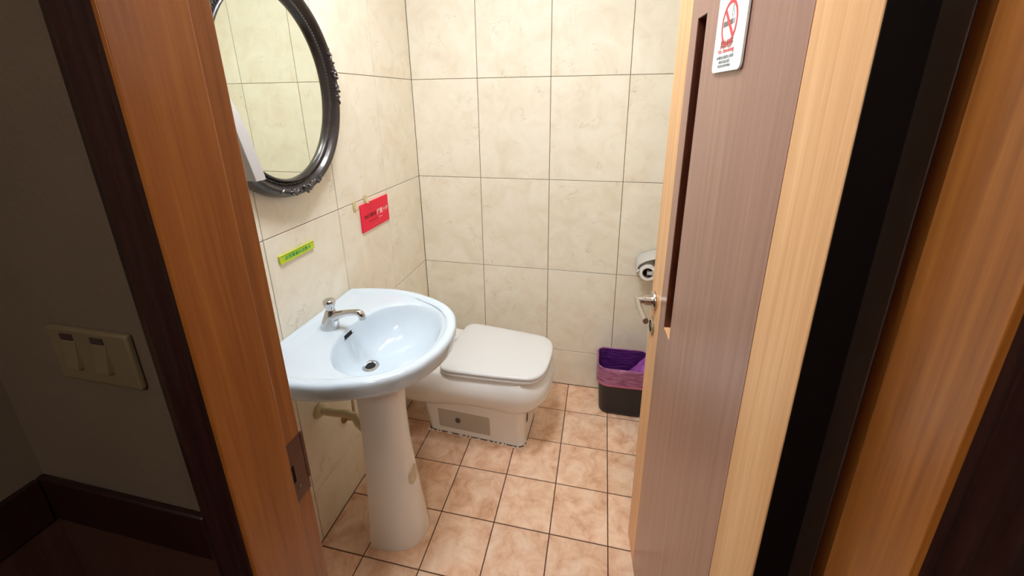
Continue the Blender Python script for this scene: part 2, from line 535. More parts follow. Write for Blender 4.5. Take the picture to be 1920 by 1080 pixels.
for a, b in zip(FX, FX[1:]):
    for c, d in zip(FY, FY[1:]):
        if b - a < 0.01 or d - c < 0.01: continue
        tile(floor, MT['floor_tile'], (a + b) / 2, -(c + d) / 2, jit(0.0003), b - a - 2 * GF, d - c - 2 * GF, 'z')

# ------------------------------------------------------------------ door frame
frame = empty('trim_1', (0.80, YH, 0.0))
tag(frame, label='stained wooden door frame around the doorway with dark moulded casing', kind='structure')
YS = -1.457
Y0 = -1.541
for side, jf, sf in (('l', JL, SL), ('r', JR, SR)):
    sg = -1 if side == 'l' else 1
    xa, xb = sorted((jf, jf + sg * 0.022))
    boxobj('jamb', xa, xb, YS - 0.003, YF + 0.004, 0.0, HEAD, MT['jamb_wood'], frame, 0.0015)
    xa, xb = sorted((sf, jf + sg * 0.001))
    boxobj('door_stop', xa, xb, Y0, YS, 0.0, HEAD, MT['jamb_wood'], frame, 0.0012)
    # moulded casing swept straight up: profile in (distance from jamb, depth in front of the wall)
    prof = [(0.000, 0.0), (0.000, 0.0195), (0.003, 0.0215), (0.010, 0.0215), (0.013, 0.0185), (0.019, 0.0165), (0.025, 0.0195), (0.030, 0.0205),
            (0.040, 0.0165), (0.050, 0.0150), (0.056, 0.0175), (0.061, 0.0165), (0.064, 0.0125), (0.075, 0.0115), (0.0785, 0.0095), (0.080, 0.0)]
    bm = bmesh.new()
    x_edge = sf + sg * 0.003
    lo = [(x_edge + sg * a, YH - b, 0.0) for a, b in prof]
    hi = [(x, y, HEAD + 0.08) for x, y, z in lo]
    loft(bm, [lo, hi], True, True, True)
    tag(obj('casing', bm, MT['casing_wood'], frame, True, angle=50), label='dark brown moulded casing')
tag(boxobj('gap_shade_strip', JR - 0.001, JR + 0.02, YF + 0.004, -1.335, 0.0, HEAD, MT['gap_shade_grey'], frame, 0.001), label='added grey strip standing in for the shaded wall behind the hinge gap')  # added strip, replaces the shaded wall beyond the gap
boxobj('head_jamb', JL, JR, YS - 0.003, YF + 0.004, HEAD, HEAD + 0.02, MT['jamb_wood'], frame)
boxobj('head_stop', SL, SR, Y0, YS, HEAD - 0.012, HEAD + 0.02, MT['jamb_wood'], frame)
boxobj('head_casing', SL, SR, YH - 0.02, YH, HEAD + 0.0, HEAD + 0.08, MT['casing_wood'], frame)
boxobj('threshold', JL, JR, YH, YF, 0.0, 0.006, MT['jamb_wood'], frame, 0.002)
# strike plate let into the left rabbet
ZST = 0.927
sp = bmesh.new()
ya, yb, za, zb = YS + 0.001, YF + 0.004, ZST - 0.055, ZST + 0.052
ha, hb, hz0, hz1 = YS + 0.0035, YS + 0.0125, ZST - 0.018, ZST + 0.013
xs0, xs1 = JL - 0.001, JL + 0.0016
for q in ((ya, yb, za, hz0), (ya, yb, hz1, zb), (ya, ha, hz0, hz1), (hb, yb, hz0, hz1)):
    box(sp, xs0, xs1, *q)
box(sp, JL - 0.001, JL + 0.0022, yb - 0.0015, yb + 0.0035, za + 0.02, zb)
strike = obj('strike_plate', sp, MT['old_steel'], frame, False)
tag(strike, label='worn metal strike plate')
boxobj('latch_hole', JL - 0.0005, JL + 0.0006, ha, hb, hz0, hz1, MT['hole'], strike)
bm = bmesh.new(); lathe(bm, [(0.003, 0.0), (0.003, 0.0006), (0.002, 0.0010)], (JL + 0.0016, YS + 0.016, ZST - 0.032), (1, 0, 0), 12)
obj('screw', bm, MT['screw'], strike)

# ------------------------------------------------------------------ hall side: rail, wainscot
rail = empty('trim_2', (XH, YH, 0.82))
tag(rail, label='dark red-brown chair rail along the lower hall wall', kind='structure')
xr1 = SL - 0.0045 - 0.0795
boxobj('rail', XH, xr1, YH - 0.010, YH, 0.842, 0.922, MT['rail_wood'], rail, 0.003)
boxobj('rail', XH, XH + 0.010, -3.2, YH - 0.010, 0.842, 0.922, MT['rail_wood'], rail, 0.003)
wains = empty('trim_3', (XH, YH, 0.0))
tag(wains, label='brown wainscot panelling below the chair rail', kind='structure')
boxobj('wainscot_panel', XH, xr1, YH - 0.005, YH, 0.0, 0.842, MT['wainscot'], wains)
boxobj('wainscot_panel', XH, XH + 0.005, -3.2, YH - 0.005, 0.0, 0.842, MT['wainscot'], wains)

# ------------------------------------------------------------------ door leaf (local: +Y along the leaf from the hinge, -X = visible outer face)
PHI = math.radians(-4.5)
door = empty('door_1', (1.087, -1.423, 0.0), -PHI)
tag(door, label='open door leaf of brown laminate between two light wood stiles', kind='structure')
DW, DT, DZ0, DZ1 = 0.686, 0.040, 0.010, 2.03
U1, U2 = 0.1045, 0.577
SU0, SU1, SZ0, SZ1 = 0.4715, 0.5290, 0.915, 1.604
tag(boxobj('stile', 0, DT, 0.0, U1 - 0.0006, DZ0, DZ1, MT['stile_wood'], door, 0.0025, local=True), label='light wood hinge stile')
tag(boxobj('stile', 0, DT, U2 + 0.0004, DW, DZ0, DZ1, MT['stile_wood'], door, 0.0015, local=True), label='light wood lock stile')
bm = bmesh.new()
for q in ((U1, SU0, DZ0, DZ1), (SU1, U2, DZ0, DZ1), (SU0, SU1, DZ0, SZ0), (SU0, SU1, SZ1, DZ1)):
    box(bm, 0.0006, DT - 0.001, *q)
tag(obj('panel', bm, MT['door_panel'], door, False, local=True), label='purple-brown wood-grain laminate panel')
bm = bmesh.new()
box(bm, 0.027, 0.031, SU0 - 0.004, SU1 + 0.004, SZ0 - 0.004, SZ1 + 0.004)
t_ = 0.0012
box(bm, 0.002, 0.028, SU0, SU0 + t_, SZ0, SZ1)
box(bm, 0.002, 0.028, SU1 - t_, SU1, SZ0, SZ1)
box(bm, 0.002, 0.028, SU0, SU1, SZ1 - t_, SZ1)
tag(obj('slot_lining', bm, MT['slot_wood'], door, False, local=True), label='dark brown lined vertical slot')
boxobj('slot_sill', 0.001, 0.028, SU0 + 0.001, SU1 - 0.001, SZ0, SZ0 + 0.0015, MT['stile_wood'], door, local=True)
tag(boxobj('hinge_edge', 0.0012, DT - 0.0005, -0.0012, 0.0, DZ0, DZ1, MT['edge_shaded'], door, local=True), label='dark stained hinge edge with its shade in the colour')
# lever handle
LU, LZ = 0.642, 0.929
bm = bmesh.new()
lathe(bm, [(0.0265, 0.0), (0.0275, 0.002), (0.0275, 0.006), (0.0255, 0.0085), (0.012, 0.009)], (0, LU, LZ), (-1, 0, 0), 32)
lever = obj('lever_rosette', bm, MT['steel'], door, local=True); lever['label'] = 'satin steel round rosette of the lever handle'
bm = bmesh.new()
lathe(bm, [(0.0135, 0.0085), (0.0135, 0.026), (0.0125, 0.027), (0.0105, 0.029), (0.0105, 0.046)], (0, LU, LZ), (-1, 0, 0), 24)
path = []
for k in range(13):
    t = k / 12.0
    path.append((-0.047 + 0.003 * t * t, LU + 0.008 - 0.124 * t, LZ + 0.002 - 0.004 * math.sin(t * math.pi)))
tube(bm, path, [0.0078] * 13, 16, 0.9)
h = obj('lever', bm, MT['steel'], lever, local=True)
h['label'] = 'satin steel lever pointing to the hinge side'
KU, KZ = 0.643, 0.851
bm = bmesh.new()
lathe(bm, [(0.0165, 0.0), (0.0260, 0.0), (0.0265, 0.003), (0.0235, 0.0055), (0.0165, 0.005)], (0, KU, KZ), (-1, 0, 0), 32, closed=True)
ks = obj('key_rosette', bm, MT['steel'], door, local=True); ks['label'] = 'round steel escutcheon below the lever'
bm = bmesh.new()
lathe(bm, [(0.0165, -0.001), (0.0165, 0.0008)], (0, KU, KZ), (-1, 0, 0), 24)
obj('keyhole', bm, MT['hole'], ks, local=True)
bm = bmesh.new()
lathe(bm, [(0.0085, 0.0), (0.0085, 0.003), (0.007, 0.004)], (0, KU, KZ + 0.003), (-1, 0, 0), 20)
obj('lock_cylinder', bm, MT['brass'], ks, local=True)
boxobj('latch_plate', 0.011, 0.029, DW - 0.001, DW + 0.0012, LZ - 0.10, LZ + 0.06, MT['steel'], door, local=True)
for z in (0.22, 1.85):
    bm = bmesh.new(); lathe(bm, [(0.005, -0.045), (0.005, 0.045)], (DT + 0.004, -0.0035, z), (0, 0, 1), 12)
    obj('hinge', bm, MT['steel'], door, local=True)

# ------------------------------------------------------------------ no-smoking sign on the door
sign = empty('no_smoking_sign', (1.087, -1.423, 0.0), -PHI)
tag(sign, 'white no-smoking sign with a red crossed circle stuck on the brown door', 'sign')
# lettering frame: left of the sign = free-edge side (larger U), so "right" runs towards -Y
SG0, SG1, SGZ0, SGZ1 = 0.268, 0.392, 1.4945, 1.700
def plate(bm, axis_pts, thick, nrm):
    n = Vector(nrm) * thick
    lo = [Vector(p) for p in axis_pts]; hi = [p + n for p in lo]
    loft(bm, [lo, hi], True, True, True)
def rr(u0, u1, z0, z1, r, n=5):
    pts = []
    for cu, cz, a0 in ((u1 - r, z1 - r, 0), (u0 + r, z1 - r, 90), (u0 + r, z0 + r, 180), (u1 - r, z0 + r, 270)):
        for k in range(n + 1):
            a = math.radians(a0 + 90 * k / n)
            pts.append((cu + r * math.cos(a), cz + r * math.sin(a)))
    return pts
bm = bmesh.new()
plate(bm, [(-0.0006, u, z) for u, z in rr(SG0, SG1, SGZ0, SGZ1, 0.010)], 0.0035, (-1, 0, 0))
obj('plate', bm, MT['sign_white'], sign, True, 0.0006, local=True, angle=50)
XS_ = -0.0042
CU, CZ, RO, RI = 0.3340, 1.5655, 0.0325, 0.0272
bm = bmesh.new()
def ring2(bm, x, cu, cz, ro, ri, n=48):
    lo = [[(x, cu + r * math.cos(2 * math.pi * k / n), cz + r * math.sin(2 * math.pi * k / n)) for k in range(n)] for r in (ro, ri)]
    loft(bm, lo)
ring2(bm, XS_ - 0.0003, CU, CZ, RO, RI)
# diagonal bar from upper left to lower right as read
dl = Vector((0, 1, 1)).normalized(); pn = Vector((0, 1, -1)).normalized()
c = Vector((XS_ - 0.0003, CU, CZ))
bm.faces.new([bm.verts.new(c + dl * a + pn * b) for a, b in ((-RI - 0.002, -0.0034), (RI + 0.002, -0.0034), (RI + 0.002, 0.0034), (-RI - 0.002, 0.0034))])
tag(obj('prohibition_ring', bm, MT['sign_red'], sign, False, local=True), label='red ring with diagonal bar')
bm = bmesh.new()
def rect(bm, u0, u1, z0, z1, x=XS_ - 0.0001):
    bm.faces.new([bm.verts.new((x, u, z)) for u, z in ((u0, z0), (u1, z0), (u1, z1), (u0, z1))])
rect(bm, CU - 0.0145, CU + 0.0245, CZ - 0.0040, CZ + 0.0040)
rect(bm, CU - 0.0185, CU - 0.0165, CZ - 0.0040, CZ + 0.0040)
rect(bm, CU - 0.0225, CU - 0.0205, CZ - 0.0040, CZ + 0.0040)
tag(obj('cigarette', bm, MT['sign_grey'], sign, False, local=True), label='grey printed cigarette')
bm = bmesh.new()
sm = [(-0.018, 0.006), (-0.0175, 0.013), (-0.014, 0.014), (-0.013, 0.019), (-0.016, 0.024), (-0.013, 0.029), (-0.017, 0.0345), (-0.020, 0.029), (-0.0195, 0.023), (-0.0235, 0.017), (-0.0225, 0.012)]
for (a, b), (e, f) in zip(sm, sm[1:]):
    p0 = Vector((XS_ - 0.0001, CU + 0.0015 + a * 0.72, CZ + b * 0.70)); p1 = Vector((XS_ - 0.0001, CU + 0.0015 + e * 0.72, CZ + f * 0.70))
    t = (p1 - p0).normalized(); nn = Vector((0, -t.z, t.y)) * 0.0006
    bm.faces.new([bm.verts.new(q) for q in (p0 - nn, p1 - nn, p1 + nn, p0 + nn)])
tag(obj('smoke', bm, MT['sign_dark'], sign, False, local=True), label='dark outline of printed smoke')
def sgt(body, u_left, z, hgt, width, mat, bold=0.0, dep=0.0003):
    return text('lettering', body, (XS_, u_left, z), (0, -1, 0), (0, 0, 1), hgt, mat, sign, width, dep, local=True, bold=bold)
sgt('禁止吸菸', 0.3605, 1.5300, 0.0125, 0.0530, MT['sign_grey'], 0.035, 0.0004)
sgt('禁止吸菸', 0.3600, 1.5305, 0.0120, 0.0520, MT['sign_red'], 0.0, 0.0006)
sgt('No Smoking', 0.3690, 1.5212, 0.0085, 0.0690, MT['sign_red'], 0.015)
sgt('本場所全面禁止吸菸', 0.3720, 1.5140, 0.0052, 0.0735, MT['sign_dark'], 0.012)
sgt('違者依法處以罰鍰', 0.3605, 1.5075, 0.0047, 0.0505, MT['sign_dark'], 0.012)
sgt('歡迎撥打檢舉專線', 0.3625, 1.5015, 0.0043, 0.0545, MT['sign_dark'], 0.012)

# ------------------------------------------------------------------ washbasin with pedestal
def poly_radius(poly, c, n):
    """polar resampling of a closed polygon around c: n points at equal angles"""
    out = []
    m = len(poly)
    for k in range(n):
        a = 2 * math.pi * k / n
        d = (math.cos(a), math.sin(a))
        best = None
        for i in range(m):
            x1, y1 = poly[i][0] - c[0], poly[i][1] - c[1]
            x2, y2 = poly[(i + 1) % m][0] - c[0], poly[(i + 1) % m][1] - c[1]
            ex, ey = x2 - x1, y2 - y1
            det = d[0] * -ey + d[1] * ex
            if abs(det) < 1e-12: continue
            t = (x1 * -ey + y1 * ex) / det
            s = (d[0] * y1 - d[1] * x1) / det
            if t > 0 and -1e-6 <= s <= 1 + 1e-6:
                best = t if best is None else max(best, t)
        out.append(best)
    return out

def smooth_closed(pts, it=2):
    for _ in range(it):
        q = []
        for i in range(len(pts)):
            a, b = pts[i], pts[(i + 1) % len(pts)]
            q.append((a[0] * .75 + b[0] * .25, a[1] * .75 + b[1] * .25))
            q.append((a[0] * .25 + b[0] * .75, a[1] * .25 + b[1] * .75))
        pts = q
    return pts

BY = -0.880
half = [(0.08, .2585), (0.16, .2685), (0.25, .257), (0.345, .222), (0.405, .184), (0.445, .135), (0.470, .070)]
outer_poly = [(0.001, BY - .238), (0.001, BY + .238)] + [(0.03, BY + .247)] + [(x, BY + h) for x, h in half] + [(0.4785, BY + 0.02), (0.4785, BY - 0.02)] + [(x, BY - h) for x, h in reversed(half)] + [(0.03, BY - .247)]
bowl_half = [(0.146, .055), (0.166, .115), (0.205, .165), (0.255, .190), (0.312, .192), (0.365, .170), (0.405, .128), (0.428, .075)]
bowl_poly = [(0.138, BY)] + [(x, BY + h) for x, h in bowl_half] + [(0.4395, BY)] + [(x, BY - h) for x, h in reversed(bowl_half)]
N = 128
OC = (0.24, BY)
outer_r = poly_radius(outer_poly, OC, N)
# light smoothing of the front, the back stays straight against the wall
for _ in range(4):
    outer_r = [outer_r[k] if abs(k - N / 2) < 18 else (outer_r[k - 1] + 2 * outer_r[k] + outer_r[(k + 1) % N]) / 4 for k in range(N)]
def outer_loop(inset, z, f=1.0):
    return [(OC[0] + (r * f - inset) * math.cos(2 * math.pi * k / N), OC[1] + (r * f - inset) * math.sin(2 * math.pi * k / N), z) for k, r in enumerate(outer_r)]
BC = (0.285, BY)
bowl_r = poly_radius(smooth_closed(bowl_poly, 3), BC, N)
DR = (0.203, BY + 0.004)
def bowl_loop(s, z):
    cx = DR[0] + (BC[0] - DR[0]) * s; cy = DR[1] + (BC[1] - DR[1]) * s
    return [(cx + r * s * math.cos(2 * math.pi * k / N), cy + r * s * math.sin(2 * math.pi * k / N), z) for k, r in enumerate(bowl_r)]
def mixl(a, b, t, z=None):
    return [tuple(p[i] * (1 - t) + q[i] * t for i in range(2)) + ((p[2] * (1 - t) + q[2] * t) if z is None else z,) for p, q in zip(a, b)]

basin_t = empty('pedestal_basin', (0.24, BY, 0.0))
tag(basin_t, 'white ceramic pedestal washbasin against the left wall', 'washbasin')
bm = bmesh.new()
UC = (0.215, BY)
def ell(cx, cy, a, b, z):
    return [(cx + a * math.cos(2 * math.pi * k / N), cy + b * math.sin(2 * math.pi * k / N), z) for k in range(N)]
under0 = ell(UC[0] + 0.005, UC[1], 0.075, 0.070, 0.628)
under1 = ell(UC[0] + 0.010, UC[1], 0.100, 0.098, 0.636)
under2 = bowl_loop(0.66, 0.662)
under3 = bowl_loop(0.84, 0.694)
under3b = bowl_loop(0.97, 0.730)
under4 = mixl(bowl_loop(1.04, 0.744), outer_loop(0.020, 0.744), 0.55, 0.744)
step = outer_loop(0.033, 0.7965)
be = bowl_loop(1.0, 0.7905)
loops = [under0, under1, under2, under3, under3b, under4, outer_loop(0.011, 0.748), outer_loop(0.005, 0.753), outer_loop(0.0025, 0.764), outer_loop(0.0005, 0.780), outer_loop(0.0, 0.790),
         outer_loop(0.0015, 0.7965), outer_loop(0.005, 0.8010), outer_loop(0.011, 0.8032), outer_loop(0.022, 0.8030), outer_loop(0.029, 0.8005), step,
         mixl(step, bowl_loop(1.06, 0.7945), 0.35, 0.7948), mixl(step, bowl_loop(1.05, 0.794), 0.75, 0.7938), bowl_loop(1.035, 0.7925), be,
         bowl_loop(0.975, 0.785), bowl_loop(0.945, 0.772), bowl_loop(0.90, 0.752), bowl_loop(0.84, 0.732), bowl_loop(0.74, 0.710), bowl_loop(0.6, 0.692),
         bowl_loop(0.44, 0.679), bowl_loop(0.30, 0.671), bowl_loop(0.18, 0.666), bowl_loop(0.125, 0.664)]
loft(bm, loops, True, True, True)
basin = obj('basin', bm, MT['ceramic'], basin_t, angle=80)
# drain: polished ring and dark throat
bm = bmesh.new()
lathe(bm, [(0.0165, -0.004), (0.0165, 0.0015), (0.0185, 0.003), (0.0235, 0.0035), (0.0275, 0.0020), (0.0285, -0.004)], (DR[0], DR[1], 0.6655), (0.09, 0, 1), 40, closed=True)
tag(obj('drain_ring', bm, MT['chrome'], basin_t), label='chrome waste ring')
bm = bmesh.new()
lathe(bm, [(0.0168, -0.004), (0.0168, 0.0004)], (DR[0], DR[1], 0.6655), (0.09, 0, 1), 32)
tag(obj('drain_hole', bm, MT['hole'], basin_t), label='dark waste hole')
# overflow slot: sunken dark oval in the back slope of the bowl
def bowl_pt(s, z, ang):
    k = ang / (2 * math.pi) * N
    cx = DR[0] + (BC[0] - DR[0]) * s; cy = DR[1] + (BC[1] - DR[1]) * s
    r = bowl_r[int(round(k)) % N]
    return Vector((cx + r * s * math.cos(ang), cy + r * s * math.sin(ang), z))
pa = bowl_pt(0.985, 0.787, math.pi); pb = bowl_pt(0.945, 0.772, math.pi); pc = bowl_pt(0.90, 0.752, math.pi)
sl = (pa - pc).normalized()
nr = Vector((sl.z, 0, -sl.x)).normalized()
if nr.x < 0: nr = -nr
ctr = pb + nr * 0.0008
bm = bmesh.new()
def oval(w, hh, off, n=32):
    out = []
    for k in range(n):
        a = 2 * math.pi * k / n
        cy = max(-w + hh, min(w - hh, w * math.cos(a) * 1.6)) if False else (w - hh) * (1 if math.cos(a) > 0 else -1) + hh * math.cos(a)
        out.append(ctr + Vector((0, 1, 0)) * cy + sl * (hh * math.sin(a)) + nr * off)
    return out
loft(bm, [oval(0.0285, 0.0078, -0.003), oval(0.0285, 0.0078, 0.0014), oval(0.0265, 0.0062, 0.0006), oval(0.0265, 0.0062, 0.0002)], True, False, True)
for f in bm.faces: f.material_index = 0
bm.faces.ensure_lookup_table()
tag(obj('overflow_slot', bm, MT['hole'], basin_t), label='dark overflow slot')
bm = bmesh.new()
loft(bm, [oval(0.0305, 0.0098, -0.003), oval(0.0305, 0.0098, 0.0004), oval(0.0292, 0.0086, 0.0018), oval(0.0275, 0.0070, 0.0016)], True)
obj('overflow_rim', bm, MT['ceramic'], basin_t)
# water channel ridge from the overflow down to the drain
bm = bmesh.new()
chan = []
for s, z in ((0.90, 0.752), (0.84, 0.732), (0.74, 0.710), (0.60, 0.692), (0.46, 0.680)):
    p = bowl_pt(s, z, math.pi); chan.append(p + Vector((-0.0035, 0.006, -0.0035)))
tube(bm, chan, [0.004, 0.006, 0.007, 0.0065, 0.003], 12, 1.6)
obj('bowl_ridge', bm, MT['ceramic'], basin_t)
# pedestal: half-round column open towards the wall, widening to the floor
ped = []
PN = 40
def ped_loop(z, xb, xf, w, r=0.0):
    pts = []
    # back left -> front arc -> back right, then closes across the back
    for k in range(PN + 1):
        a = math.pi * k / PN
        e = 0.80
        ca, sa = math.cos(a), math.sin(a)
        y = -w * (abs(ca) ** e) * (1 if ca > 0 else -1)
        x = xb + (xf - xb) * (sa ** e if sa > 0 else 0)
        pts.append((x, BY + 0.003 + y, z))
    return pts
ZP = [(0.0, 0.178, 0.342, 0.090), (0.012, 0.178, 0.343, 0.0905), (0.06, 0.180, 0.337, 0.0865), (0.16, 0.183, 0.326, 0.0795), (0.28, 0.185, 0.315, 0.0725), (0.40, 0.187, 0.306, 0.0660), (0.50, 0.187, 0.303, 0.0640), (0.58, 0.186, 0.305, 0.064), (0.650, 0.182, 0.314, 0.067)]
bm = bmesh.new()
loft(bm, [ped_loop(*q) for q in ZP], True, True, True)
pedestal = obj('pedestal', bm, MT['toilet_ceramic'], basin_t, angle=60)
# brown stain on the right side of the pedestal, a thin film following its surface
def ped_point(z, a):
    for q0, q1 in zip(ZP, ZP[1:]):
        if q0[0] <= z <= q1[0]:
            t = (z - q0[0]) / (q1[0] - q0[0]); p = [u * (1 - t) + v * t for u, v in zip(q0, q1)]
            break
    ca, sa = math.cos(a), math.sin(a)
    y = -p[3] * (abs(ca) ** .8) * (1 if ca > 0 else -1)
    return Vector((p[1] + (p[2] - p[1]) * (sa ** .8), BY + 0.003 + y, z))
bm = bmesh.new()
ring = []
for k in range(22):
    t = 2 * math.pi * k / 22
    rr_ = 1 + 0.28 * noise.noise((math.cos(t) * 1.3, math.sin(t) * 1.3, 4.2))
    ring.append((0.262 + 0.031 * rr_ * math.sin(t), math.radians(86) + math.radians(17) * rr_ * math.cos(t)))
rows_ = []
for q in (1.0, 0.66, 0.33, 0.05):
    rows_.append([ped_point(0.262 + (z - 0.262) * q, math.radians(86) + (a - math.radians(86)) * q) + Vector((0.0012, 0.0, 0)) for z, a in ring])
loft(bm, rows_, True, False, True)
tag(obj('stain', bm, MT['stain'], pedestal), label='pale brown stain')

# drain trap and stop valve under the basin
bm = bmesh.new()
lathe(bm, [(0.027, 0.0), (0.027, 0.004), (0.021, 0.012), (0.016, 0.014)], (0.0005, -0.892, 0.475), (1, 0, 0), 28)
tag(obj('wall_flange', bm, MT['pipe'], basin_t), label='cream plastic wall flange')
bm = bmesh.new()
tube(bm, [(0.012, -0.892, 0.475), (0.06, -0.892, 0.475), (0.10, -0.891, 0.478), (0.128, -0.888, 0.470), (0.137, -0.886, 0.445), (0.150, -0.884, 0.425), (0.170, -0.882, 0.43), (0.174, -0.880, 0.46), (0.176, -0.880, 0.56), (0.19, -0.878, 0.60)], 0.0125, 18)
tag(obj('drain_pipe', bm, MT['pipe'], basin_t), label='cream plastic drain pipe')
valve = empty('stop_valve', (0.0, -0.775, 0.345))
tag(valve, 'small yellowed stop valve on the wall behind the pedestal', 'valve')
bm = bmesh.new()
lathe(bm, [(0.024, 0.0), (0.024, 0.003), (0.012, 0.008), (0.010, 0.045)], (0.0005, -0.775, 0.345), (1, 0, 0), 20)
obj('valve_body', bm, MT['brass'], valve)
bm = bmesh.new()
blob(bm, (0.052, -0.775, 0.345), (0.016, 0.013, 0.016), 14, 10)
obj('valve_knob', bm, MT['pipe'], valve)
bm = bmesh.new()
tube(bm, [(0.040, -0.775, 0.352), (0.042, -0.776, 0.40), (0.055, -0.79, 0.50), (0.075, -0.83, 0.58), (0.085, -0.87, 0.66), (0.088, -0.885, 0.74)], 0.0055, 10)
obj('hose', bm, MT['steel'], valve)

# ------------------------------------------------------------------ faucet
faucet = empty('faucet', (0.088, -0.885, 0.7940))
tag(faucet, 'chrome push-button tap on the back ledge of the washbasin', 'tap')
FXc, FYc, FZ = 0.088, -0.885, 0.7932
bm = bmesh.new()
fl = []
for z, cx, a, b in ((0.0, 0.002, 0.0275, 0.0240), (0.004, 0.002, 0.0285, 0.0245), (0.010, 0.003, 0.0280, 0.0240), (0.026, 0.006, 0.0250, 0.0215), (0.044, 0.010, 0.0205, 0.0178), (0.056, 0.011, 0.0165, 0.0155), (0.062, 0.012, 0.0140, 0.0140)):
    fl.append([(FXc + cx + a * math.cos(2 * math.pi * k / 32), FYc + b * math.sin(2 * math.pi * k / 32), FZ + z) for k in range(32)])
loft(bm, fl, True, True, True)
obj('body', bm, MT['chrome'], faucet, angle=60)
bm = bmesh.new()
lathe(bm, [(0.0115, 0.0), (0.0115, 0.006), (0.0135, 0.014), (0.0172, 0.024), (0.0182, 0.031), (0.0168, 0.036), (0.0115, 0.040), (0.004, 0.0415)], (FXc + 0.012, FYc, FZ + 0.058), (0, 0, 1), 32)
obj('push_button', bm, MT['chrome'], faucet, angle=60)
bm = bmesh.new()
sp_pts = [(0.004, 0.030), (0.020, 0.040), (0.040, 0.050), (0.062, 0.057), (0.085, 0.062), (0.103, 0.064), (0.113, 0.0605), (0.1165, 0.052), (0.1165, 0.043)]
sp_r = [0.0170, 0.0155, 0.0120, 0.0098, 0.0090, 0.0095, 0.0108, 0.0105, 0.0100]
tube(bm, [(FXc + a, FYc, FZ + b) for a, b in sp_pts], sp_r, 20)
obj('spout', bm, MT['chrome'], faucet, angle=60)
bm = bmesh.new()
lathe(bm, [(0.0065, 0.0), (0.0065, 0.0015)], (FXc + 0.1165, FYc, FZ + 0.0418), (0, 0, 1), 16)
obj('outlet', bm, MT['hole'], faucet)

# ------------------------------------------------------------------ toilet
TA = math.radians(-3.0)      # turned slightly towards the door
TO = Vector((0.30, -0.345, 0.0))
def TW(u, v, z):
    """toilet local: u to the right (front of the toilet), v towards the back wall"""
    return (TO.x + u * math.cos(TA) - v * math.sin(TA), TO.y + u * math.sin(TA) + v * math.cos(TA), z)
toilet = empty('toilet', (0.30, -0.345, 0.0))
tag(toilet, 'white ceramic toilet with closed lid behind the washbasin', 'toilet')
TN = 96
def lidshape(u0, u1, w0, w1, k_end, r0=0.03):
    """rounded outline: straight back edge at u0, tapering to a squarish rounded front at u1"""
    poly = []
    poly += [(u0, -w0 + r0), (u0, w0 - r0), (u0 + r0 * 0.3, w0 - r0 * 0.3), (u0 + r0, w0)]
    L = u1 - u0
    for t in (0.2, 0.4, 0.55, 0.7):
        poly.append((u0 + L * t, w0 + (w1 - w0) * t ** 1.5))
    # front rounding
    for a in range(0, 91, 10):
        ca, sa = math.cos(math.radians(90 - a)), math.sin(math.radians(90 - a))
        poly.append((u0 + L * 0.74 + L * 0.26 * ca ** k_end, (w0 + (w1 - w0) * .7) * sa ** k_end))
    top = poly[3:]
    full = poly[:2] + poly[2:] + [(x, -y) for x, y in reversed(top[:-1])] + [(poly[2][0], -poly[2][1])]
    return full
def res(poly, n=TN, c=None):
    c = c or (0.16, 0.0)
    r = poly_radius(poly, c, n)
    for _ in range(2):
        r = [(r[k - 1] + 2 * r[k] + r[(k + 1) % n]) / 4 for k in range(n)]
    return c, r
lc, lr = res(lidshape(-0.030, 0.408, 0.183, 0.150, 0.62))
def lid_loop(inset, z, dz=0.0, c=lc, r=lr):
    out = []
    for k, q in enumerate(r):
        a = 2 * math.pi * k / TN
        u, v = c[0] + (q - inset) * math.cos(a), c[1] + (q - inset) * math.sin(a)
        out.append(TW(u, v, z))
    return out
# seat, then lid
LZ0 = 0.378
bm = bmesh.new()
loft(bm, [lid_loop(0.012, LZ0), lid_loop(0.003, LZ0 + 0.001), lid_loop(0.0, LZ0 + 0.004), lid_loop(0.0, LZ0 + 0.014), lid_loop(0.003, LZ0 + 0.017), lid_loop(0.015, LZ0 + 0.0175)], True, True, True)
obj('seat', bm, MT['lid_plastic'], toilet, angle=60)
bm = bmesh.new()
A = LZ0 + 0.0195
loft(bm, [lid_loop(0.012, A), lid_loop(0.001, A + 0.001), lid_loop(-0.002, A + 0.004), lid_loop(-0.002, A + 0.009), lid_loop(0.001, A + 0.013), lid_loop(0.007, A + 0.0155), lid_loop(0.03, A + 0.018), lid_loop(0.07, A + 0.020), lid_loop(0.12, A + 0.021)], True, True, True)
obj('lid', bm, MT['lid_plastic'], toilet, angle=60)
for v in (-0.07, 0.07):
    bm = bmesh.new()
    lathe(bm, [(0.014, 0.0), (0.014, 0.012), (0.012, 0.016)], TW(-0.055, v, LZ0), (0, 0, 1), 20)
    obj('hinge', bm, MT['lid_plastic'], toilet)
# bowl body
bc, br = res(lidshape(-0.285, 0.411, 0.192, 0.160, 0.66, 0.05), c=(0.10, 0.0))
def body_loop(inset, z, c=bc, r=br):
    return [TW(c[0] + (q - inset) * math.cos(2 * math.pi * k / TN), c[1] + (q - inset) * math.sin(2 * math.pi * k / TN), z) for k, q in enumerate(r)]
bm = bmesh.new()
loft(bm, [body_loop(0.080, 0.195), body_loop(0.052, 0.204), body_loop(0.030, 0.222), body_loop(0.010, 0.248), body_loop(-0.003, 0.272), body_loop(-0.009, 0.296), body_loop(-0.010, 0.316), body_loop(-0.006, 0.336),
          body_loop(0.002, 0.353), body_loop(0.011, 0.365), body_loop(0.022, 0.3735), body_loop(0.034, 0.3775), body_loop(0.06, 0.379)], True, True, True)
body = obj('bowl', bm, MT['toilet_ceramic'], toilet, angle=70)
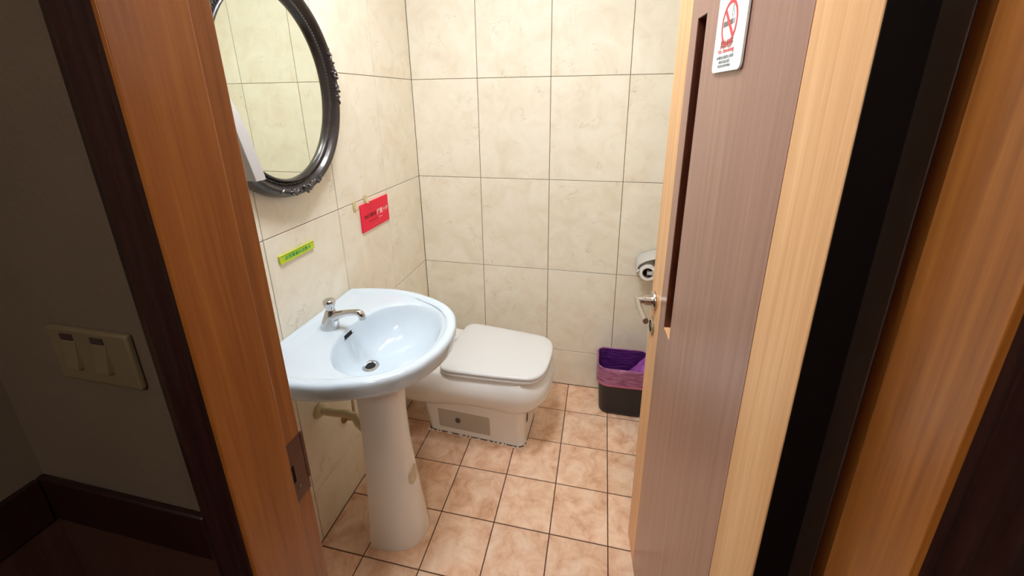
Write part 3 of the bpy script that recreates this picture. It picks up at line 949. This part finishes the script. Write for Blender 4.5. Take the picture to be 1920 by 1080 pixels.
# foot, a block with rounded corners, narrower than the bowl
def foot_loop(z, u0, u1, v0, v1, r):
    return [TW(u, v, z) for u, v in rr(u0, u1, v0, v1, r, 6)]
bm = bmesh.new()
fu0, fu1, fv0, fv1 = -0.138, 0.314, -0.092, 0.130
loft(bm, [foot_loop(0.0, fu0 - 0.004, fu1 + 0.003, fv0 - 0.003, fv1, 0.035), foot_loop(0.015, fu0 - 0.006, fu1, fv0, fv1, 0.035), foot_loop(0.10, fu0 - 0.02, fu1, fv0 - 0.006, fv1 + 0.004, 0.038),
          foot_loop(0.17, fu0 - 0.035, fu1 + 0.006, fv0 - 0.012, fv1 + 0.010, 0.045), foot_loop(0.205, fu0 - 0.05, fu1 + 0.02, fv0 - 0.022, fv1 + 0.02, 0.05)], True, True, True)
foot = obj('foot', bm, MT['toilet_ceramic'], toilet, angle=50)
# recessed service panel on the side with its bolt
bm = bmesh.new()
def fv_at(z):   # outer v of the foot side at height z
    return fv0 - 0.006 * min(1, max(0, (z - 0.015) / 0.085)) - (0.006 * max(0, (z - 0.10) / 0.07))
pu0, pu1, pz0, pz1 = -0.083, 0.162, 0.028, 0.132
def panel_ring(e, off):
    return [TW(u, fv_at(z) - off, z) for u, z in rr(pu0 + e, pu1 - e, pz0 + e, pz1 - e, 0.006, 3)]
loft(bm, [panel_ring(0, -0.001), panel_ring(0, 0.0006), panel_ring(0.003, 0.0012), panel_ring(0.005, 0.0003)], True, False, True)
pan = obj('side_panel', bm, MT['panel_grey'], foot); pan['label'] = 'greyish recessed panel'
bm = bmesh.new()
vx = Vector(TW(0, -1, 0)) - Vector(TW(0, 0, 0))
bp = Vector(TW(0.012, fv_at(0.078) - 0.0005, 0.082))
lathe(bm, [(0.011, 0.0), (0.013, 0.002), (0.012, 0.005), (0.007, 0.006), (0.006, 0.003), (0.001, 0.003)], bp, vx, 20)
tag(obj('bolt_cover', bm, MT['screw'], foot), label='grey bolt head')
# grime line and sealant lumps where the foot meets the floor
bm = bmesh.new()
outl = rr(fu0 - 0.006, fu1 + 0.005, fv0 - 0.005, fv1, 0.035, 6)
loft(bm, [[TW(u, v, 0.0006) for u, v in outl], [TW(u * 0.985, v * 0.97, 0.0035) for u, v in outl]], True)
tag(obj('grime_line', bm, MT['grime'], foot), label='dark grime line')
bm = bmesh.new()
rnd = random.Random(3)
for k in range(26):
    u = fu0 + 0.01 + (fu1 - fu0 - 0.02) * k / 25 + rnd.uniform(-0.006, 0.006)
    if rnd.random() < 0.35: continue
    p = TW(u, fv0 - 0.009 + rnd.uniform(-0.002, 0.002), 0.003)
    blob(bm, p, (rnd.uniform(0.0045, 0.008), rnd.uniform(0.003, 0.005), rnd.uniform(0.0035, 0.006)), 8, 6)
for v in (-0.085, -0.06):
    blob(bm, TW(fu1 + 0.002, v, 0.006), (0.004, 0.006, 0.007), 8, 6)
tag(obj('sealant', bm, MT['caulk'], foot), label='lumpy white sealant beads', kind='stuff')
bm = bmesh.new()
rg = []
for k in range(14):
    a = 2 * math.pi * k / 14
    q = 1 + 0.35 * noise.noise((math.cos(a) * 2, math.sin(a) * 2, 1.0))
    rg.append(Vector(TW(fu1 + 0.0035, -0.040 + 0.012 * q * math.cos(a), 0.125 + 0.032 * q * math.sin(a))))
bm.faces.new([bm.verts.new(p) for p in rg])
tag(obj('chip', bm, MT['grime'], foot, False), label='dark chipped patch')

# ------------------------------------------------------------------ oval mirror on the left wall
mirror = empty('oval_mirror', (0.0, -0.855, 1.493))
tag(mirror, 'oval wall mirror in a black carved frame above the washbasin', 'mirror')
MY, MZ, MA, MB_ = -0.855, 1.490, 0.195, 0.243
EN = 144
def er(o, x, n=EN):
    return [(x, MY + (MA + o) * math.cos(2 * math.pi * k / n), MZ + (MB_ + o) * math.sin(2 * math.pi * k / n)) for k in range(n)]
prof = [(-0.006, 0.0005), (-0.003, 0.021), (-0.001, 0.030), (0.002, 0.0345), (0.005, 0.0345), (0.0075, 0.030), (0.0095, 0.0275), (0.0125, 0.0290), (0.0150, 0.0275), (0.018, 0.030),
        (0.022, 0.037), (0.028, 0.0435), (0.034, 0.0455), (0.040, 0.0425), (0.0455, 0.034), (0.0490, 0.022), (0.0505, 0.008), (0.049, 0.0005)]
bm = bmesh.new()
loft(bm, [er(o, x) for o, x in prof] + [er(*prof[0])], True)
mf = obj('frame', bm, MT['frame_black'], mirror, angle=70)
bm = bmesh.new()
bm.faces.new([bm.verts.new(p) for p in er(0.0, 0.0200)])
lo = er(0.0, 0.0200); hi = er(0.0, 0.012)
obj('mirror_glass', bm, MT['mirror'], mirror, False)
bm = bmesh.new()
NB = 170
for k in range(NB):
    a = 2 * math.pi * k / NB
    blob(bm, (0.0292, MY + (MA + 0.0125) * math.cos(a), MZ + (MB_ + 0.0125) * math.sin(a)), (0.0022, 0.0028, 0.0028), 6, 4)
tag(obj('bead_row', bm, MT['ornament'], mf), label='row of tiny carved beads', kind='stuff')
rnd = random.Random(11)
for deg, spread in ((9, 16), (-86, 22), (192, 17), (94, 22)):
    bm = bmesh.new()
    for k in range(34):
        t = rnd.uniform(-1, 1)
        a = math.radians(deg + spread * t)
        o = 0.033 + rnd.uniform(-0.013, 0.015) * (1 - abs(t) * 0.75)
        hx = 0.040 + 0.006 * (1 - abs(t)) + rnd.uniform(-0.002, 0.003)
        if o > 0.042: hx -= 0.006
        p = Vector((hx, MY + (MA + o) * math.cos(a), MZ + (MB_ + o) * math.sin(a)))
        rot = Matrix.Rotation(rnd.uniform(0, math.pi), 3, 'X')
        blob(bm, p, (0.0045, rnd.uniform(0.003, 0.008), rnd.uniform(0.002, 0.0045)), 8, 6, rot)
    for k in range(7):      # curling leaves
        t = -1 + 2 * k / 6
        a = math.radians(deg + spread * t * 0.9)
        pts = []
        for j in range(6):
            s = j / 5
            aa = a + math.radians(3.4 * s) * (1 if k % 2 else -1)
            o = 0.024 + 0.018 * s
            pts.append((0.043 + 0.003 * math.sin(s * math.pi), MY + (MA + o) * math.cos(aa), MZ + (MB_ + o) * math.sin(aa)))
        tube(bm, pts, [0.0015, 0.003, 0.0036, 0.0034, 0.0026, 0.0012], 8)
    tag(obj('carved_ornament', bm, MT['ornament'], mf), label='carved leaf ornament')
bm = bmesh.new()
a = math.radians(-8)
blob(bm, (0.032, MY + (MA + 0.0455) * math.cos(a), MZ + (MB_ + 0.0455) * math.sin(a)), (0.006, 0.004, 0.008), 10, 8)
tag(obj('chip', bm, MT['caulk'], mf), label='pale chip in the black finish')

# ------------------------------------------------------------------ wall soap dispenser left of the mirror
disp = empty('soap_dispenser', (0.0, -1.145, 1.303))
tag(disp, 'white wedge-shaped wall dispenser overlapping the lower left of the mirror', 'dispenser')
DY0, DY1 = -1.1550, -1.1290
DPROF = [(0.1965, 1.303), (0.1950, 1.312), (0.1905, 1.332), (0.1840, 1.358), (0.1745, 1.398), (0.1610, 1.436), (0.1465, 1.469), (0.1270, 1.502), (0.1030, 1.530), (0.0720, 1.552), (0.0380, 1.565), (0.006, 1.570)]
bm = bmesh.new()
side = [(0.0005, 1.303)] + [(x - 0.0030, z - 0.0005 if i else z) for i, (x, z) in enumerate(DPROF)] + [(0.0005, 1.568)]
loft(bm, [[(x, DY0 + 0.0012, z) for x, z in side], [(x, DY1 - 0.0012, z) for x, z in side]], True, True, True)
obj('housing', bm, MT['white_plastic'], disp, True, angle=25)
bm = bmesh.new()
secs = []
for i, (x, z) in enumerate(DPROF):
    a = DPROF[max(0, i - 1)]; b = DPROF[min(len(DPROF) - 1, i + 1)]
    t = Vector((b[0] - a[0], 0, b[1] - a[1])).normalized(); nn = Vector((t.z, 0, -t.x))
    p = Vector((x, 0, z)); q = p - nn * 0.004
    secs.append([(p.x, DY0 + 0.0008, p.z), (p.x + 0.0, DY1 - 0.0008, p.z), (p.x - nn.x * 0.001, DY1, p.z - nn.z * 0.001), (q.x, DY1, q.z), (q.x, DY0, q.z), (p.x - nn.x * 0.001, DY0, p.z - nn.z * 0.001)])
loft(bm, secs, True, True, True)
tag(obj('front_cover', bm, MT['white_plastic'], disp, True, angle=30), label='curved front cover with a seam along its edge')

# ------------------------------------------------------------------ signs and hooks on the left wall
red = empty('red_notice', (0.0, -0.427, 0.974))
tag(red, 'red rectangular notice with white and dark lettering on the tiled wall', 'sign')
RY0, RY1, RZ0, RZ1 = -0.527, -0.327, 0.974, 1.083
bm = bmesh.new(); box(bm, 0.0008, 0.0060, RY0, RY1, RZ0, RZ1)
obj('plate', bm, MT['red'], red, True, 0.0008)
R_, U_ = (0, 1, 0), (0, 0, 1)
def rt_(body, y, z, hgt, wid, mat, bold=0.0):
    text('lettering', body, (0.0061, y, z), R_, U_, hgt, mat, red, wid, 0.0004, bold=bold)
rt_('沖水後請持續', RY0 + 0.016, RZ0 + 0.0475, 0.0165, 0.088, MT['dark_red'], 0.02)
rt_('按重', RY0 + 0.106, RZ0 + 0.0450, 0.0230, 0.044, MT['pink'], 0.03)
rt_('十秒', RY0 + 0.153, RZ0 + 0.0470, 0.0200, 0.040, MT['pink'], 0.012)
rt_('Please press and hold', RY0 + 0.045, RZ0 + 0.0290, 0.0085, 0.068, MT['mid_red'], 0.02)
rt_('10 sec', RY0 + 0.118, RZ0 + 0.0295, 0.0085, 0.028, MT['pink'], 0.005)
rt_('謝謝您的合作', RY0 + 0.072, RZ0 + 0.0085, 0.0060, 0.058, MT['orange_print'])

grn = empty('green_notice', (0.0, -0.866, 1.016))
tag(grn, 'narrow lime-green strip with green lettering on the wall above the tap', 'sign')
GY0, GY1, GZ0, GZ1 = -0.938, -0.796, 1.0155, 1.0405
bm = bmesh.new(); box(bm, 0.0008, 0.0065, GY0, GY1, GZ0, GZ1)
obj('plate', bm, MT['lime'], grn, True, 0.0008)
bm = bmesh.new()
def yrect(bm, y0, y1, z0, z1, x):
    bm.faces.new([bm.verts.new((x, y, z)) for y, z in ((y0, z0), (y1, z0), (y1, z1), (y0, z1))])
yrect(bm, GY0 + 0.001, GY1 - 0.001, GZ1 - 0.0042, GZ1 - 0.0012, 0.0067)
obj('border_print', bm, MT['lime_edge'], grn, False)
text('lettering_halo', '珍惜寶貴的自來水', (0.0066, GY0 + 0.0165, GZ0 + 0.0055), R_, U_, 0.0150, MT['lime_light'], grn, 0.111, 0.0002, bold=0.05, spacing=1.15)
text('lettering', '珍惜寶貴的自來水', (0.0067, GY0 + 0.018, GZ0 + 0.0065), R_, U_, 0.0130, MT['green'], grn, 0.108, 0.0004, bold=0.012, spacing=1.15)
text('dash', '~', (0.0067, GY0 + 0.008, GZ0 + 0.0115), R_, U_, 0.0022, MT['lime_edge'], grn, 0.006, 0.0003)
text('dash', '~', (0.0067, GY1 - 0.0135, GZ0 + 0.0115), R_, U_, 0.0022, MT['lime_edge'], grn, 0.006, 0.0003)

for lab, y, z in (('left of two small yellowed plastic hooks above the red notice', -0.556, 1.087), ('right of two small yellowed plastic hooks, touching the red notice top', -0.484, 1.095)):
    hk = empty('adhesive_hook', (0.0, y, z)); tag(hk, lab, 'hook', 'yellowed hooks above the red notice')
    bm = bmesh.new()
    pts = [(-0.010, 0.018), (0.010, 0.018), (0.0085, -0.012), (0.004, -0.020), (-0.004, -0.020), (-0.0085, -0.012)]
    plate(bm, [(0.0006, y + a, z + b) for a, b in pts], 0.003, (1, 0, 0))
    obj('base', bm, MT['hook_clear'], hk, True, 0.0008)
    bm = bmesh.new()
    tube(bm, [(0.003, y, z + 0.004), (0.006, y, z - 0.008), (0.012, y, z - 0.013), (0.016, y, z - 0.009), (0.017, y, z - 0.002)], 0.0025, 10)
    obj('hook', bm, MT['hook_clear'], hk)

# ------------------------------------------------------------------ waste bin with its bag
bin_t = empty('waste_bin', (1.03, -0.10, 0.0))
tag(bin_t, 'black plastic waste bin in the far corner beside the back wall', 'bin')
BX0, BX1, BY0, BY1 = 0.908, 1.155, -0.190, -0.022
def bin_loop(z, e, r=0.04, wav=0.0, seed=0.0, x0=BX0, x1=BX1, y0=BY0, y1=BY1, n=8):
    t = z / 0.262
    s = 0.016 * (1 - t)
    pts = rr(x0 + s + e, x1 - s - e, y0 + s + e, y1 - s * 0.4 - e, max(0.012, r - e), n)
    out = []
    for i, (x, y) in enumerate(pts):
        w = wav * noise.noise((x * 24, y * 24, seed)) if wav else 0.0
        out.append((x, y, z + w))
    return out
bm = bmesh.new()
loft(bm, [bin_loop(0.010, 0.010), bin_loop(0.002, 0.006), bin_loop(0.006, 0.0005), bin_loop(0.02, 0), bin_loop(0.25, 0), bin_loop(0.258, -0.002), bin_loop(0.262, -0.001), bin_loop(0.262, 0.003), bin_loop(0.25, 0.004), bin_loop(0.02, 0.004)], True, True, True)
obj('body', bm, MT['bin_black'], bin_t, angle=60)
bag = empty('bin_bag', (1.03, -0.10, 0.10))
tag(bag, 'purple plastic bag lining the black bin and folded over its rim', 'bag')
bm = bmesh.new()
loft(bm, [bin_loop(0.060, 0.030, wav=0.02, seed=1), bin_loop(0.12, 0.016, wav=0.02, seed=2), bin_loop(0.18, 0.012, wav=0.01, seed=3), bin_loop(0.24, 0.0075, wav=0.004, seed=4), bin_loop(0.266, 0.0035, wav=0.006, seed=5)], True, True, False)
obj('lining', bm, MT['bag_in'], bag, angle=70)
bm = bmesh.new()
def skirt(z, e, wav, seed):
    lp = bin_loop(z, e, wav=wav, seed=seed, n=12)
    out = []
    for x, y, zz in lp:
        w = 0.0022 * noise.noise((x * 60, y * 60, zz * 45 + seed))
        cx, cy = x - 1.03, y + 0.10
        d = math.hypot(cx, cy) or 1
        w = max(w, -0.0012)
        nx, ny = x + cx / d * w, min(y + cy / d * w, -0.008)
        out.append((nx, ny, zz))
    return out
loft(bm, [skirt(0.266, 0.0035, 0.006, 5), skirt(0.270, 0.000, 0.006, 5), skirt(0.266, -0.0045, 0.006, 5), skirt(0.25, -0.005, 0.003, 6), skirt(0.235, -0.005, 0, 7), skirt(0.22, -0.0052, 0, 8), skirt(0.205, -0.0056, 0, 9), skirt(0.190, -0.0060, 0, 10), skirt(0.178, -0.0066, 0.003, 11)], True)
obj('skirt', bm, MT['bag_skirt'], bag, angle=80)
bm = bmesh.new()
loft(bm, [skirt(0.180, -0.0070, 0.003, 11), skirt(0.176, -0.0085, 0.003, 11), skirt(0.170, -0.0075, 0.003, 11), skirt(0.170, -0.0055, 0.003, 11)], True)
tag(obj('hem', bm, MT['bag_hem'], bag, angle=80), label='pink tied hem')
bm = bmesh.new()
rows = []
for i in range(9):
    s = i / 8
    row = []
    for j in range(7):
        t = j / 6
        x = 1.040 + 0.085 * s + 0.02 * t
        y = -0.172 + 0.118 * t
        z = 0.170 + 0.075 * s + 0.03 * t * s + 0.014 * noise.noise((s * 4, t * 4, 3))
        row.append((x, y, z))
    rows.append(row)
loft(bm, rows, False)
tag(obj('loose_fold', bm, MT['bag_light'], bag, angle=80), label='lighter crumpled fold of the bag')

# ------------------------------------------------------------------ toilet paper on the back wall
tph = empty('paper_holder', (XR, -0.06, 0.75))
tag(tph, 'pale grey toilet paper holder with curved cover, half hidden by the door edge', 'paper holder')
TX, TZ, TR, TY0, TY1 = 1.098, 0.722, 0.0355, -0.116, -0.014
arc = [(1.0535, 0.698), (1.0530, 0.720), (1.0540, 0.742), (1.0580, 0.7555), (1.0660, 0.7650), (1.0800, 0.7740), (1.1000, 0.7825), (1.1250, 0.7910), (1.1500, 0.7970), (XR - 0.0025, 0.8010)]
inn = [(x + 0.0022, z - 0.0018) for x, z in arc]
sec = arc + list(reversed(inn))
bm = bmesh.new()
loft(bm, [[(x, TY0 + 0.004 + (0.012 if x < 1.06 else 0.0), z) for x, z in sec], [(x, TY1 + 0.006, z) for x, z in sec]], True, True, True)
tag(obj('cover', bm, MT['grey_plastic'], tph, angle=40), label='curved pale grey cover flap')
boxobj('back_plate', XR - 0.0045, XR - 0.0006, TY0 + 0.004, TY1 + 0.006, TZ - 0.03, TZ + 0.115, MT['grey_plastic'], tph, 0.001)
for y in (TY0 - 0.003, TY1 + 0.001):
    bm = bmesh.new()
    loft(bm, [[(XR - 0.001, yy, TZ - 0.012), (XR - 0.001, yy, TZ + 0.03), (TX - 0.004, yy, TZ + 0.006), (TX - 0.004, yy, TZ - 0.006)] for yy in (y, y + 0.002)], True, True, True)
    obj('arm', bm, MT['grey_plastic'], tph, False)
bm = bmesh.new()
lathe(bm, [(0.006, 0.0), (0.006, TY1 - TY0 + 0.004)], (TX, TY0 - 0.002, TZ + 0.010), (0, 1, 0), 14)
obj('spindle', bm, MT['steel'], tph)
roll = empty('toilet_roll', (TX, -0.065, TZ))
tag(roll, 'white toilet roll hanging in the grey holder by the door', 'toilet roll')
bm = bmesh.new()
lathe(bm, [(0.0235, 0.0), (TR, 0.0), (TR, TY1 - TY0 - 0.004), (0.0235, TY1 - TY0 - 0.004)], (TX, TY0 + 0.001, TZ), (0, 1, 0), 40, closed=True)
obj('paper', bm, MT['paper'], roll, angle=40)
bm = bmesh.new()
lathe(bm, [(0.0205, 0.001), (0.0232, 0.001), (0.0232, TY1 - TY0 - 0.005), (0.0205, TY1 - TY0 - 0.005)], (TX, TY0 + 0.001, TZ), (0, 1, 0), 28, closed=True)
obj('core', bm, MT['cardboard'], roll)
bm = bmesh.new()
tl = []
for k in range(5):
    t = k / 4
    tl.append([(TX - TR - 0.001 - 0.020 * t, TY0 + 0.002, TZ + 0.010 - 0.020 * t), (TX - TR - 0.001 - 0.010 * t, TY0 + 0.045 - 0.038 * t, TZ + 0.010 - 0.020 * t)])
loft(bm, tl, False)
ts = obj('loose_sheet', bm, MT['paper'], roll)
sd = ts.modifiers.new('thick', 'SOLIDIFY'); sd.thickness = 0.0006

# ------------------------------------------------------------------ light switch in the hall
sw = empty('light_switch', (0.28, YH, 1.16))
tag(sw, 'beige double light switch on the dim wall left of the doorway', 'light switch')
X0, X1, Z0, Z1 = 0.216, 0.3445, 1.122, 1.1975
bm = bmesh.new(); box(bm, X0, X1, YH - 0.0085, YH - 0.0003, Z0, Z1)
obj('plate', bm, MT['old_plastic'], sw, True, 0.003, 3)
for cx in (0.2505, 0.2985):
    bm = bmesh.new()
    y = YH - 0.0083
    # rocker: tilted wedge standing proud at its lower end
    lo = [(cx - 0.0105, y, 1.181), (cx + 0.0105, y, 1.181), (cx + 0.0105, y, 1.142), (cx - 0.0105, y, 1.142)]
    hi = [(cx - 0.0100, y - 0.0012, 1.1805), (cx + 0.0100, y - 0.0012, 1.1805), (cx + 0.0100, y - 0.0060, 1.1440), (cx - 0.0100, y - 0.0060, 1.1440)]
    loft(bm, [lo, hi], True, True, True)
    rk = obj('rocker', bm, MT['old_plastic'], sw, True, 0.0006)
    boxobj('label_window', cx - 0.0095, cx + 0.0095, y - 0.0016, y - 0.0002, 1.1825, 1.1905, MT['switch_dark'], sw)

# ------------------------------------------------------------------ lamps (out of the frame); the panel and hall lamp are added fill
lamp = empty('ceiling_lamp', (LAMP_AT[0], LAMP_AT[1], CEIL))
tag(lamp, 'round white flush lamp on the toilet room ceiling', 'lamp')
bm = bmesh.new()
lathe(bm, [(0.150, 0.0), (0.155, 0.012), (0.150, 0.050), (0.132, 0.058), (0.128, 0.046)], (LAMP_AT[0], LAMP_AT[1], CEIL - 0.0005), (0, 0, -1), 48)
obj('lamp_base', bm, MT['white_plastic'], lamp)
bm = bmesh.new()
lathe(bm, [(0.128, 0.050), (0.120, 0.056), (0.090, 0.062), (0.040, 0.065), (0.004, 0.066)], (LAMP_AT[0], LAMP_AT[1], CEIL), (0, 0, -1), 48)
obj('diffuser', bm, lamp_mat('lamp_diffuser_glow', LAMP_COLOR, LAMP_STRENGTH), lamp)
pl = empty('added_fill_panel', (FILL_PANEL_AT[0], FILL_PANEL_AT[1], CEIL))
tag(pl, 'unseen flat white panel added on the ceiling inside the doorway as fill light', 'lamp')
px_, py_ = 0.27, 0.13
bm = bmesh.new(); box(bm, FILL_PANEL_AT[0] - px_ - 0.015, FILL_PANEL_AT[0] + px_ + 0.015, FILL_PANEL_AT[1] - py_ - 0.015, FILL_PANEL_AT[1] + py_ + 0.015, CEIL - 0.030, CEIL - 0.0005)
obj('fill_panel_frame', bm, MT['white_plastic'], pl, True, 0.003)
bm = bmesh.new(); box(bm, FILL_PANEL_AT[0] - px_, FILL_PANEL_AT[0] + px_, FILL_PANEL_AT[1] - py_, FILL_PANEL_AT[1] + py_, CEIL - 0.0325, CEIL - 0.0295)
obj('diffuser', bm, lamp_mat('fill_panel_glow', LAMP_COLOR, FILL_PANEL_STRENGTH), pl, False)
hl = empty('added_hall_fill', (HALL_FILL_AT[0], HALL_FILL_AT[1], CEIL))
tag(hl, 'unseen warm ceiling lamp added in the hall as fill light', 'lamp')
bm = bmesh.new()
lathe(bm, [(0.06, 0.0), (0.06, CEIL - HALL_FILL_AT[2] - 0.05)], (HALL_FILL_AT[0], HALL_FILL_AT[1], CEIL - 0.0005), (0, 0, -1), 24)
obj('lamp_base', bm, MT['white_plastic'], hl)
bm = bmesh.new(); blob(bm, HALL_FILL_AT, (0.16, 0.16, 0.05), 32, 14)
obj('globe', bm, lamp_mat('hall_fill_glow', HALL_FILL_COLOR, HALL_FILL), hl)
